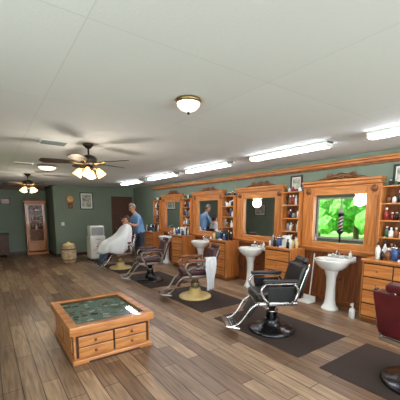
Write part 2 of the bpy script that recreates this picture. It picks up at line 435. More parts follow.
# ------------------------------------------------------------ barber chairs
def barber_chair(x, y, ang, leather, metal, name='barber_chair', basem=None, recl=0.30, woodarm=False, shell=None, sides=True):
    e = empty(name, (x, y, 0.008), math.radians(ang))
    basem = basem or metal; shell = shell or metal
    lathe('base', [(0, 0), (0.30, 0), (0.305, 0.018), (0.285, 0.04), (0.20, 0.055), (0.13, 0.085), (0.105, 0.14), (0.10, 0.17), (0, 0.17)], basem, e, seg=36)
    lathe('pump_column', [(0, 0.16), (0.075, 0.16), (0.075, 0.26), (0.085, 0.265), (0.085, 0.28), (0.055, 0.285), (0.055, 0.38), (0, 0.38)], M['chrome'], e)
    lathe('swivel_head', [(0, 0.35), (0.09, 0.35), (0.13, 0.385), (0.13, 0.41), (0, 0.41)], basem, e)
    box('seat_frame', (-0.25, -0.25, 0.40), (0.25, 0.25, 0.445), metal, e, bev=0.012)
    box('seat_cushion', (-0.24, -0.235, 0.445), (0.28, 0.235, 0.555), leather, e, bev=0.045, seg=4)
    box('seat_welt', (-0.235, -0.23, 0.44), (0.275, 0.23, 0.452), metal, e)
    be = bpy.data.objects.new('back_assembly', None); COL.objects.link(be); be.parent = e
    be.location = (-0.24, 0, 0.50); be.rotation_euler = (0, -recl, 0)
    box('back_cushion', (-0.03, -0.225, 0.02), (0.06, 0.225, 0.42), leather, be, bev=0.04, seg=4)
    box('back_shell', (-0.055, -0.235, 0.0), (-0.028, 0.235, 0.43), shell, be, bev=0.02)
    for s in (-1, 1):
        tube('back_side_rail_%d' % (s + 2), [(0.0, s * 0.243, -0.06), (0.0, s * 0.246, 0.2), (-0.01, s * 0.243, 0.40), (-0.03, s * 0.20, 0.45)], 0.012, metal, be)
        tube('headrest_post_%d' % (s + 2), [(-0.035, s * 0.05, 0.36), (-0.04, s * 0.05, 0.48)], 0.007, M['chrome'], be, n=1)
    box('headrest', (-0.05, -0.13, 0.435), (0.035, 0.13, 0.515), leather, be, bev=0.035, seg=4)
    for s in (-1, 1):
        yy = s * 0.285
        box('arm_pad_%d' % (s + 2), (-0.22, yy - 0.035, 0.705), (0.22, yy + 0.035, 0.75), leather if not woodarm else M['oakdark'], e, bev=0.02, seg=3)
        box('arm_bracket_%d' % (s + 2), (-0.2, yy - 0.02, 0.69), (0.2, yy + 0.02, 0.707), metal, e, bev=0.005)
        tube('arm_front_%d' % (s + 2), [(0.19, yy, 0.69), (0.24, yy, 0.62), (0.21, yy, 0.53), (0.15, yy, 0.46), (0.14, s * 0.25, 0.42)], 0.017, metal, e)
        tube('arm_rear_%d' % (s + 2), [(-0.18, yy, 0.69), (-0.23, yy, 0.60), (-0.20, yy, 0.50), (-0.14, s * 0.25, 0.42)], 0.017, metal, e)
        if sides:
            box('side_panel_%d' % (s + 2), (-0.18, yy - 0.012, 0.47), (0.16, yy + 0.012, 0.66), leather, e, bev=0.01)
        else:
            tube('side_scroll_%d' % (s + 2), [(-0.19, yy, 0.55), (-0.08, yy, 0.62), (0.02, yy, 0.58), (0.10, yy, 0.61), (0.2, yy, 0.56)], 0.012, metal, e)
        tube('leg_rest_rod_%d' % (s + 2), [(0.24, s * 0.19, 0.43), (0.34, s * 0.19, 0.36), (0.42, s * 0.18, 0.24), (0.50, s * 0.17, 0.15), (0.60, s * 0.17, 0.12)], 0.013, metal, e)
    box('calf_pad', (0.285, -0.16, 0.23), (0.325, 0.16, 0.42), leather, e, bev=0.018, rot=(0, -0.5, 0), seg=3)
    box('footplate', (0.47, -0.19, 0.10), (0.66, 0.19, 0.125), metal, e, bev=0.01, rot=(0, -0.2, 0))
    for i in range(4):
        box('footplate_rib_%d' % i, (0.49 + i * 0.045, -0.17, 0.123), (0.505 + i * 0.045, 0.17, 0.131), M['dark'], e, rot=(0, -0.2, 0))
    tube('pump_lever', [(-0.05, -0.08, 0.32), (-0.07, -0.26, 0.34), (-0.05, -0.36, 0.42), (-0.03, -0.38, 0.55)], 0.010, M['chrome'], e)
    ball('lever_knob', (-0.03, -0.38, 0.565), 0.02, 0.02, 0.024, M['dark'], e, us=12, vs=8)
    return e
CA = barber_chair(3.05, 2.62, 150, M['black'], M['chrome'], basem=M['steel'], shell=M['black'])
CB = barber_chair(3.10, 4.52, 160, M['brownl'], M['nickel'], basem=M['cream'], woodarm=True, shell=M['brownl'], sides=False)
CC = barber_chair(3.02, 6.25, 165, M['brownl'], M['nickel'], basem=M['steel'], shell=M['brownl'], sides=False)
CD = barber_chair(3.00, 8.10, 180, M['maroon'], M['chrome'], basem=M['cream'], recl=0.25)
CE = barber_chair(3.12, 0.93, -8, M['maroon'], M['chrome'], shell=M['maroon'], basem=M['steel'])

for yc in (0.9, 2.66, 4.48, 6.30, 8.10):
    box('anti_fatigue_mat', (2.68, yc - 0.75, 0.0), (3.66, yc + 0.75, 0.008), M['rubber'])

def towel(parent):
    bm = bmesh.new(); nu, nv = 26, 26; g = []
    prof = []
    for j in range(nv):
        t = j / (nv - 1)
        if t < 0.6: prof.append((0.345, 0.24 + (0.765 - 0.24) * t / 0.6))
        elif t < 0.72:
            a = (t - 0.6) / 0.12; prof.append((0.345 - 0.11 * a, 0.768 + 0.012 * math.sin(a * math.pi)))
        else: prof.append((0.232, 0.765 - 0.15 * (t - 0.72) / 0.28))
    for i in range(nu):
        u = i / (nu - 1)
        row = []
        for j, (py, pz) in enumerate(prof):
            drop = max(0.0, (0.76 - pz) / 0.52)
            front = j < 16
            w = (0.010 + 0.03 * drop) * (0.5 + 0.5 * math.sin(u * 19 + 0.8 * drop)) * (1 if drop > 0 else 0)
            xw = 0.19 - 0.05 * drop + 0.02 * math.sin(drop * 6)
            row.append(bm.verts.new((-0.20 + xw * (u - 0.5) + 0.02 * drop, py + (w if front else -0.3 * w), pz - 0.05 * u * (j < 3))))
        g.append(row)
    for i in range(nu - 1):
        for j in range(nv - 1): bm.faces.new((g[i][j], g[i + 1][j], g[i + 1][j + 1], g[i][j + 1]))
    o = finish('draped_towel', bm, M['towel'], parent, smooth=True)
    md = o.modifiers.new('th', 'SOLIDIFY'); md.thickness = 0.006; md.offset = 1
    return o
towel(CB)

# ------------------------------------------------------------ display coffee table
e = empty('glass_top_display_table', (1.07, 3.66, 0))
hx, hy = 0.43, 0.51
box('plinth', (-hx - 0.02, -hy - 0.02, 0.0), (hx + 0.02, hy + 0.02, 0.055), M['oakt'], e, bev=0.012)
box('plinth_shade_front', (-hx + 0.14, -hy - 0.022, 0.0), (hx - 0.14, -hy - 0.019, 0.022), M['gap_shade'], e)  # dark strip on the plinth face, painted shade of a foot cut-out
box('body', (-hx, -hy, 0.055), (hx, hy, 0.33), M['oakt'], e, bev=0.004)
box('waist_mould', (-hx - 0.012, -hy - 0.012, 0.315), (hx + 0.012, hy + 0.012, 0.335), M['oakt'], e, bev=0.006)
for n, lo, hi in (('rim_front', (-hx - .04, -hy - .04), (hx + .04, -hy + .05)), ('rim_back', (-hx - .04, hy - .05), (hx + .04, hy + .04)),
                  ('rim_left', (-hx - .04, -hy + .05), (-hx + .05, hy - .05)), ('rim_right', (hx - .05, -hy + .05), (hx + .04, hy - .05))):
    box(n, (lo[0], lo[1], 0.335), (hi[0], hi[1], 0.42), M['oakt'], e, bev=0.008)
box('display_tray', (-hx + .05, -hy + .05, 0.37), (hx - .05, hy - .05, 0.38), M['felt'], e)
bm = bmesh.new(); cols = ['paper', 'dark', 'chrome', 'white', 'amber', 'brass']
k = 0
for ix in range(7):
    for iy in range(9):
        if random.random() < 0.2: continue
        px = -0.32 + ix * 0.107 + random.uniform(-.015, .015); py = -0.40 + iy * 0.1 + random.uniform(-.015, .015)
        mtx = Matrix.Translation((px, py, 0.384)) @ Matrix.Rotation(random.uniform(-.5, .5), 4, 'Z') @ Matrix.Diagonal((random.uniform(.03, .09), random.uniform(.015, .06), 0.008, 1))
        r = bmesh.ops.create_cube(bm, size=1, matrix=mtx); mi = random.choice([0, 0, 1, 2, 3, 3, 4, 5])
        for v in r['verts']:
            for f in v.link_faces: f.material_index = mi
finish('razor_and_clipper_collection', bm, [M[k] for k in cols], e)
bm = bmesh.new()
vs = [bm.verts.new(p) for p in ((-hx + .045, -hy + .045, .412), (hx - .045, -hy + .045, .412), (hx - .045, hy - .045, .412), (-hx + .045, hy - .045, .412))]
bm.faces.new(vs); finish('glass', bm, M['tglass'], e)
box('face_shadow', (-hx + .02, -hy - .003, 0.07), (hx - .02, -hy, 0.31), M['gap_shade'], e)
for c in range(2):
    for r in range(2):
        xa = -hx + 0.025 + c * 0.405; za = 0.078 + r * 0.115
        box('drawer_%d_%d' % (c, r), (xa + .02 * (1 - c), -hy - 0.02, za), (xa + 0.385 - .01 * c, -hy - 0.002, za + 0.105), M['oakt'], e, bev=0.008)
        for q in (0.19,):
            lathe('knob_%d_%d' % (c, r), [(0, 0), (0.007, 0), (0.006, 0.01), (0.016, 0.018), (0.013, 0.026), (0, 0.028)], M['oakdark'], e, (xa + q, -hy - 0.02, za + 0.052), rot=(math.pi / 2, 0, 0), seg=12)
for s in (-1, 1):
    xx = s * hx
    for k in range(2):
        y0 = -hy + 0.05 + k * 0.475
        a, b = sorted((xx, xx + s * 0.003)); box('side_shade_%d_%d' % (s + 2, k), (a, y0, 0.09), (b, y0 + 0.43, 0.29), M['gap_shade'], e)  # flat dark sheet painting the shade around each side panel
        a, b = sorted((xx, xx + s * 0.012)); box('side_panel_%d_%d' % (s + 2, k), (a, y0 + 0.012, 0.102), (b, y0 + 0.418, 0.278), M['oakt'], e, bev=0.006)

# ------------------------------------------------------------ ceiling fixtures
for i, y0 in enumerate((-1.45, 0.42, 2.28, 4.22, 6.08, 8.02)):
    y1 = y0 + 1.38; x = 3.66
    e = empty('fluorescent_ceiling_light', (x, (y0 + y1) / 2, H))
    hl = (y1 - y0) / 2
    box('housing', (-0.075, -hl, -0.03), (0.075, hl, 0), M['white'], e, bev=0.005)
    box('diffuser', (-0.065, -hl + 0.015, -0.07), (0.065, hl - 0.015, -0.03), M['tube'], e, bev=0.018, seg=3)
    for s in (-1, 1):
        a, b = sorted((s * hl, s * (hl - 0.015))); box('end_cap_%d' % (s + 2), (-0.07, a, -0.073), (0.07, b, 0), M['white'], e, bev=0.004)

def ceiling_fan(x, y, r, rot, name='ceiling_fan'):
    e = empty(name, (x, y, H), rot)
    lathe('canopy', [(0, 0), (0.07, 0), (0.068, -0.02), (0.03, -0.06), (0.0, -0.06)][::-1], M['fanm'], e)
    lathe('downrod', [(0.012, -0.14), (0.012, -0.05)], M['fanm'], e)
    g = bpy.data.objects.new('fan_body', None); COL.objects.link(g); g.parent = e; g.location = (0, 0, -0.03)
    lathe('motor', [(0, -0.25), (0.06, -0.25), (0.10, -0.225), (0.115, -0.19), (0.11, -0.15), (0.07, -0.125), (0.03, -0.11), (0, -0.11)], M['fanm'], g)
    for i in range(5):
        a = 2 * math.pi * i / 5
        bm = bmesh.new(); n = 12; top = []; bot = []
        for k in range(n + 1):
            t = k / n; rr = 0.19 + (r - 0.19) * t
            w = 0.05 + 0.025 * min(1, t * 2.2)
            if t > 0.85: w *= math.sqrt(max(0.0, 1 - ((t - 0.85) / 0.15) ** 2)) * 0.9 + 0.1
            for s, L in ((-1, top), (1, bot)):
                L.append((bm.verts.new((rr, s * w, s * w * 0.2 + 0.004)), bm.verts.new((rr, s * w, s * w * 0.2 - 0.004))))
        for k in range(n):
            bm.faces.new((top[k][0], top[k + 1][0], bot[k + 1][0], bot[k][0])); bm.faces.new((top[k][1], top[k + 1][1], bot[k + 1][1], bot[k][1]))
            bm.faces.new((top[k][0], top[k + 1][0], top[k + 1][1], top[k][1])); bm.faces.new((bot[k][0], bot[k + 1][0], bot[k + 1][1], bot[k][1]))
        bm.faces.new((top[0][0], top[0][1], bot[0][1], bot[0][0])); bm.faces.new((top[n][0], top[n][1], bot[n][1], bot[n][0]))
        finish('blade_%d' % i, bm, M['blade'], g, (0, 0, -0.21), (0, 0, a))
        o = tube('blade_iron_%d' % i, [(0.08, 0, -0.225), (0.14, 0, -0.225), (0.2, 0.02, -0.212), (0.27, 0, -0.206)], [0.014, 0.01, 0.014, 0.006], M['brass'], g)
        o.rotation_euler = (0, 0, a)
    lathe('light_hub', [(0, -0.33), (0.02, -0.33), (0.055, -0.30), (0.06, -0.27), (0.035, -0.245), (0, -0.245)], M['fanm'], g)
    for i in range(4):
        a = 2 * math.pi * (i + 0.5) / 4; c, s = math.cos(a), math.sin(a)
        tube('lamp_arm_%d' % i, [(0.04 * c, 0.04 * s, -0.29), (0.085 * c, 0.085 * s, -0.285), (0.11 * c, 0.11 * s, -0.30)], 0.011, M['brass'], g)
        bm = bmesh.new()
        lathe_bm(bm, [(0.0, 0.005), (0.022, 0), (0.03, -0.02), (0.045, -0.05), (0.052, -0.085), (0.062, -0.105), (0.056, -0.105), (0.0, -0.09)], 16)
        finish('glass_shade_%d' % i, bm, M['bulb'], g, (0.11 * c, 0.11 * s, -0.295), (0, 0, 0)).rotation_euler = Euler((0, -0.55, a))
    tube('pull_chain', [(0.02, 0, -0.33), (0.02, 0, -0.42)], 0.003, M['brass'], g, n=1)
    return e
ceiling_fan(1.19, 4.25, 0.60, 0.35)
ceiling_fan(0.90, 8.40, 0.60, 0.1)

def dome(x, y, r, dp=1.0):
    e = empty('dome_ceiling_light', (x, y, H))
    lathe('base_ring', [(0, -0.03), (r, -0.03), (r + 0.012, -0.015), (r, 0), (0, 0)], M['brass'], e)
    lathe('glass_bowl', [(0, -0.095 * dp), (r * 0.3, -0.09 * dp), (r * 0.65, -0.075 * dp), (r * 0.88, -0.05 * dp), (r * 0.95, -0.03), (0, -0.03)], M['dome'], e)
    lathe('finial', [(0, -0.118 * dp), (0.01, -0.112 * dp), (0.012, -0.1 * dp), (0.006, -0.092 * dp), (0, -0.092 * dp)], M['fanm'], e, seg=12)
dome(1.40, 2.13, 0.10)
dome(1.07, 6.7, 0.17)

def vent(x, y, a, b):
    e = empty('ceiling_air_vent', (x, y, H))
    box('flange', (-a, -b, -0.01), (a, b, 0), M['white'], e, bev=0.003)
    n = 7
    for i in range(n):
        yy = -b + 0.03 + (2 * b - 0.06) * (i + 0.5) / n
        box('slot_%d' % i, (-a + 0.025, yy - 0.008, -0.0125), (a - 0.025, yy + 0.006, -0.01), M['grey'], e)
        box('louver_%d' % i, (-a + 0.025, yy + 0.006, -0.018), (a - 0.025, yy + 0.009, -0.01), M['grey'], e)
vent(0.80, 4.40, 0.17, 0.14)
vent(0.66, 6.6, 0.16, 0.1)

# ------------------------------------------------------------ far wall objects
e = empty('door_1')
x0, x1, yface, m = 4.02, 4.72, YF, M['brown']
w = 0.07; zt = 2.08
box('casing_1', (x0 - w, yface - 0.03, 0), (x0, yface, zt + w), m, e, bev=0.005)
box('casing_2', (x1, yface - 0.03, 0), (x1 + w, yface, zt + w), m, e, bev=0.005)
box('casing_top', (x0, yface - 0.03, zt), (x1, yface, zt + w), m, e, bev=0.005)
box('slab', (x0, yface - 0.015, 0.01), (x1, yface, zt), m, e)
c = (x0 + x1) / 2; hw = (x1 - x0) / 2
for s in (-1, 1):
    for z0, z1 in ((0.2, 0.85), (1.0, 1.55), (1.65, 1.98)):
        a, b = sorted((c + s * 0.04, c + s * (hw - 0.09)))
        box('panel_%d_%d' % (s + 2, int(z0 * 10)), (a, yface - 0.023, z0), (b, yface - 0.015, z1), m, e, bev=0.006)
ball('knob', (x0 + 0.07, yface - 0.05, 0.95), 0.028, 0.03, 0.028, M['brass'], e, us=12, vs=8)

e = empty('tall_wooden_curio_cabinet', (1.50, YR - 0.24, 0))
box('back', (-0.33, 0.18, 0.0), (0.33, 0.20, 1.95), M['oakdark'], e)
box('side_1', (-0.33, -0.18, 0.0), (-0.30, 0.18, 1.95), M['oak'], e, bev=0.004)
box('side_2', (0.30, -0.18, 0.0), (0.33, 0.18, 1.95), M['oak'], e, bev=0.004)
box('plinth', (-0.35, -0.20, 0.0), (0.35, 0.20, 0.10), M['oakh'], e, bev=0.008)
box('lower_drawer', (-0.28, -0.2, 0.14), (0.28, -0.18, 0.45), M['oakh'], e, bev=0.008)
box('mid_rail', (-0.30, -0.19, 0.46), (0.30, 0.18, 0.52), M['oakh'], e, bev=0.005)
for i, z in enumerate((0.90, 1.25, 1.6)):
    box('shelf_%d' % i, (-0.30, -0.14, z), (0.30, 0.18, z + 0.018), M['oakh'], e)
    bottles('display_items_%d' % i, e, [(xx, 0.0, z + 0.018) for xx in (-0.2, -0.1, 0.02, 0.13, 0.22)], 0.22)
for s in (-1, 1):
    a, b = sorted((s * 0.30, s * 0.22)); box('door_stile_%d' % (s + 2), (a, -0.2, 0.52), (b, -0.18, 1.9), M['oak'], e, bev=0.004)
box('door_head', (-0.22, -0.2, 1.80), (0.22, -0.18, 1.9), M['oakh'], e, bev=0.004)
box('door_glass', (-0.22, -0.192, 0.52), (0.22, -0.188, 1.80), M['glass'], e)
box('cornice', (-0.37, -0.23, 1.9), (0.37, 0.2, 1.97), M['oakh'], e, bev=0.012)
bm = bmesh.new(); prof = []
for i in range(17):
    a = math.pi * i / 16; prof.append((0.3 * math.cos(a), 1.97 + 0.10 * math.sin(a)))
f1 = [bm.verts.new((x, -0.2, z)) for x, z in prof]; f2 = [bm.verts.new((x, -0.16, z)) for x, z in prof]
bm.faces.new(f1); bm.faces.new(f2)
for i in range(17): bm.faces.new((f1[i], f1[(i + 1) % 17], f2[(i + 1) % 17], f2[i]))
finish('arched_pediment', bm, M['oakdark'], e)

def picture(name, p, axis, w, h, fm, pm=None, inner=0.05):
    rz = {'far': 0, 'right': -math.pi / 2, 'left': math.pi / 2}[axis]
    e = empty(name, p, rz)
    f = 0.03
    box('frame_top', (-w / 2, -0.025, h / 2 - f), (w / 2, 0, h / 2), fm, e, bev=0.004)
    box('frame_bottom', (-w / 2, -0.025, -h / 2), (w / 2, 0, -h / 2 + f), fm, e, bev=0.004)
    box('frame_left', (-w / 2, -0.025, -h / 2 + f), (-w / 2 + f, 0, h / 2 - f), fm, e, bev=0.004)
    box('frame_right', (w / 2 - f, -0.025, -h / 2 + f), (w / 2, 0, h / 2 - f), fm, e, bev=0.004)
    box('mount', (-w / 2 + f, -0.012, -h / 2 + f), (w / 2 - f, 0, h / 2 - f), M['white'], e)
    box('print', (-w / 2 + f + inner, -0.015, -h / 2 + f + inner), (w / 2 - f - inner, -0.012, h / 2 - f - inner), pm or M['paper'], e)
    return e
picture('framed_certificate', (3.04, YF, 1.96), 'far', 0.46, 0.6, M['dark'])
picture('framed_picture', (XR, 3.665, 2.12), 'right', 0.26, 0.28, M['darkwood'], inner=0.02)
picture('framed_picture', (XR, 1.87, 2.12), 'right', 0.26, 0.28, M['dark'], inner=0.02)
picture('framed_picture', (XL, 10.5, 1.65), 'left', 0.7, 0.55, M['darkwood'])
picture('framed_picture', (0.62, YR, 1.95), 'far', 0.30, 0.22, M['darkwood'], M['amber'], inner=0.0)
e = empty('pendulum_wall_clock', (2.48, YF, 2.02))
lathe('bezel', [(0, 0), (0.15, 0), (0.155, 0.03), (0.12, 0.05), (0.115, 0.04), (0, 0.04)], M['oak'], e, (0, 0, 0), rot=(math.pi / 2, 0, 0), seg=8)
lathe('dial', [(0, 0.041), (0.105, 0.041), (0.105, 0.044), (0, 0.044)], M['cream'], e, rot=(math.pi / 2, 0, 0))
box('hour_hand', (-0.004, -0.048, 0), (0.004, -0.045, 0.06), M['dark'], e)
box('minute_hand', (0, -0.048, -0.004), (0.085, -0.045, 0.004), M['dark'], e)
box('pendulum_case', (-0.075, -0.05, -0.33), (0.075, 0, -0.13), M['oakdark'], e, bev=0.012)
lathe('pendulum_bob', [(0, 0), (0.035, 0), (0.03, 0.008), (0, 0.01)], M['brass'], e, (0, -0.05, -0.24), rot=(math.pi / 2, 0, 0), seg=16)
e = empty('light_switch_plate', (2.2, YF, 1.15)); box('plate', (-0.05, -0.008, -0.06), (0.05, 0, 0.06), M['white'], e, bev=0.003); box('toggle', (-0.01, -0.02, -0.015), (0.01, -0.008, 0.015), M['white'], e)

e = empty('stoneware_barrel', (2.02, 9.85, 0))
lathe('body', [(0, 0), (0.17, 0), (0.20, 0.06), (0.215, 0.2), (0.218, 0.32), (0.205, 0.45), (0.18, 0.53), (0.19, 0.55), (0.185, 0.565), (0, 0.565)], M['beige'], e)
for i, z in enumerate((0.1, 0.42)):
    lathe('hoop_%d' % i, [(0.2, z), (0.222, z + 0.005), (0.222, z + 0.035), (0.2, z + 0.04)], M['oakdark'], e)
lathe('lid', [(0, 0.565), (0.17, 0.565), (0.16, 0.6), (0.05, 0.62), (0.03, 0.66), (0, 0.665)], M['cream'], e)

e = empty('white_rolling_cabinet', (2.88, 9.9, 0), 0)
box('body', (-0.24, -0.22, 0.08), (0.24, 0.22, 0.80), M['white'], e, bev=0.01)
for i in range(3):
    box('drawer_%d' % i, (-0.22, -0.235, 0.11 + i * 0.225), (0.22, -0.22, 0.315 + i * 0.225), M['white'], e, bev=0.006)
    box('handle_%d' % i, (-0.08, -0.25, 0.25 + i * 0.225), (0.08, -0.235, 0.265 + i * 0.225), M['grey'], e)
box('towel_warmer', (-0.22, -0.2, 0.80), (0.22, 0.2, 1.13), M['white'], e, bev=0.03)
box('warmer_door', (-0.19, -0.215, 0.84), (0.19, -0.2, 1.09), M['grey'], e, bev=0.006)
for sx in (-1, 1):
    for sy in (-1, 1):
        ball('caster_%d%d' % (sx + 1, sy + 1), (sx * 0.19, sy * 0.17, 0.04), 0.025, 0.04, 0.04, M['dark'], e, us=12, vs=8)

e = empty('dark_wood_chest_of_drawers', (0.25, 12.6, 0))
box('carcass', (-0.35, -0.25, 0.08), (0.35, 0.25, 0.78), M['darkwood'], e, bev=0.01)
box('top', (-0.38, -0.28, 0.78), (0.38, 0.27, 0.81), M['darkwood'], e, bev=0.008)
for i in range(3):
    box('drawer_%d' % i, (-0.31, -0.265, 0.12 + i * 0.215), (0.31, -0.25, 0.315 + i * 0.215), M['brown'], e, bev=0.006)
    for s in (-1, 1): ball('pull_%d_%d' % (i, s + 1), (s * 0.17, -0.28, 0.22 + i * 0.215), 0.018, 0.018, 0.018, M['brass'], e, us=10, vs=6)
for sx in (-1, 1):
    for sy in (-1, 1): box('foot_%d%d' % (sx + 1, sy + 1), (sx * 0.3 - 0.03, sy * 0.2 - 0.03, 0), (sx * 0.3 + 0.03, sy * 0.2 + 0.03, 0.08), M['darkwood'], e)

def pole_mat():
    m = bpy.data.materials.new('barber_stripes'); m.use_nodes = True
    nt = m.node_tree; N = nt.nodes; L = nt.links; b = N['Principled BSDF']
    tc = N.new('ShaderNodeTexCoord'); sp = N.new('ShaderNodeSeparateXYZ'); L.new(tc.outputs['Object'], sp.inputs[0])
    at = N.new('ShaderNodeMath'); at.operation = 'ARCTAN2'; L.new(sp.outputs['Y'], at.inputs[0]); L.new(sp.outputs['X'], at.inputs[1])
    a = N.new('ShaderNodeMath'); a.operation = 'MULTIPLY_ADD'; a.inputs[1].default_value = 1 / (2 * math.pi)
    L.new(at.outputs[0], a.inputs[0])
    z = N.new('ShaderNodeMath'); z.operation = 'MULTIPLY'; z.inputs[1].default_value = 4.0; L.new(sp.outputs['Z'], z.inputs[0]); L.new(z.outputs[0], a.inputs[2])
    f = N.new('ShaderNodeMath'); f.operation = 'FRACT'; L.new(a.outputs[0], f.inputs[0])
    r = N.new('ShaderNodeValToRGB'); r.color_ramp.interpolation = 'CONSTANT'
    r.color_ramp.elements[0].color = lin((190, 30, 30)); r.color_ramp.elements[1].position = 0.25; r.color_ramp.elements[1].color = lin((240, 240, 240))
    q = r.color_ramp.elements.new(0.5); q.color = lin((30, 50, 140)); q = r.color_ramp.elements.new(0.75); q.color = lin((240, 240, 240))
    L.new(f.outputs[0], r.inputs[0]); L.new(r.outputs[0], b.inputs['Base Color']); b.inputs['Roughness'].default_value = 0.2
    return m
e = empty('barber_pole', (-1.05, 6.05, 0))
lathe('stand', [(0, 0), (0.2, 0), (0.2, 0.03), (0.06, 0.08), (0.035, 0.2), (0.035, 0.75), (0.12, 0.82), (0.12, 0.88), (0, 0.88)], M['dark'], e)
lathe('striped_cylinder', [(0.08, 0.88), (0.08, 1.42)], pole_mat(), e)
lathe('cap', [(0, 1.42), (0.12, 1.42), (0.12, 1.48), (0.08, 1.52), (0, 1.52)], M['dark'], e)
ball('globe', (0, 0, 1.6), 0.09, 0.09, 0.09, M['white'], e)

e = empty('spray_bottle', (4.38, 2.22, 0))
lathe('bottle', [(0, 0), (0.04, 0), (0.042, 0.13), (0.018, 0.17), (0.016, 0.2), (0, 0.2)], M['white'], e, seg=16)
box('trigger_head', (-0.05, -0.012, 0.2), (0.02, 0.012, 0.235), M['white'], e, bev=0.006)
tube('trigger', [(-0.02, 0, 0.205), (-0.035, 0, 0.185), (-0.03, 0, 0.165)], 0.005, M['red'], e)
e = empty('long_handled_dustpan', (4.58, 3.14, 0))
box('pan', (-0.13, -0.12, 0.0), (0.08, 0.12, 0.02), M['white'], e, bev=0.005)
box('pan_back', (0.06, -0.12, 0.02), (0.08, 0.12, 0.1), M['white'], e, bev=0.005)
tube('handle', [(0.07, 0, 0.06), (0.12, 0, 0.45), (0.165, 0, 0.85)], 0.011, M['white'], e)
e = empty('hair_dryer_on_hook', (XR - 0.09, 5.02, 0.62))
tube('cord', [(0.0, 0, 0.1), (-0.05, 0.06, -0.1), (-0.06, 0.0, -0.28), (-0.04, -0.1, -0.32), (-0.02, -0.12, -0.1)], 0.007, M['dark'], e)
lathe('barrel', [(0, -0.07), (0.03, -0.07), (0.038, 0.0), (0.04, 0.06), (0.03, 0.08), (0, 0.08)], M['dark'], e, (-0.05, 0, 0.12), rot=(0, math.pi / 2 - 0.3, 0), seg=16)
tube('hook', [(0.05, 0, 0.16), (-0.02, 0, 0.17), (-0.04, 0, 0.14)], 0.006, M['chrome'], e)

# ------------------------------------------------------------ people
def body(name, parent, J, E, labels, mats):
    names = list(J); idx = {n: i for i, n in enumerate(names)}
    me = bpy.data.meshes.new(name + '_sk')
    me.from_pydata([J[n][0] for n in names], [(idx[a], idx[b]) for a, b, _ in E], [])
    o = bpy.data.objects.new(name + '_sk', me); COL.objects.link(o)
    md = o.modifiers.new('skin', 'SKIN'); md.use_smooth_shade = True
    for i, n in enumerate(names):
        sv = me.skin_vertices[0].data[i]; r = J[n][1]
        sv.radius = (r, r) if not isinstance(r, tuple) else r; sv.use_root = (i == 0)
    sb = o.modifiers.new('sub', 'SUBSURF'); sb.levels = 2; sb.render_levels = 2
    dg = bpy.context.evaluated_depsgraph_get(); dg.update()
    m2 = bpy.data.meshes.new_from_object(o.evaluated_get(dg))
    bpy.data.objects.remove(o)
    m2.materials.clear()
    for m in mats: m2.materials.append(m)
    segs = []
    for a, b, l in E:
        ra, rb = [x[0] if isinstance(x, tuple) else x for x in (J[a][1], J[b][1])]
        segs.append((Vector(J[a][0]), Vector(J[b][0]), ra, rb, labels.index(l)))
    for p in m2.polygons:
        c = Vector(p.center); best = 1e9; li = 0
        for a, b, ra, rb, l in segs:
            d = b - a; t = max(0, min(1, (c - a).dot(d) / max(d.length_squared, 1e-9)))
            q = (c - a - d * t).length / (ra + (rb - ra) * t)
            if q < best: best = q; li = l
        p.material_index = li; p.use_smooth = True
    ob = bpy.data.objects.new(name, m2); COL.objects.link(ob); ob.parent = parent
    return ob

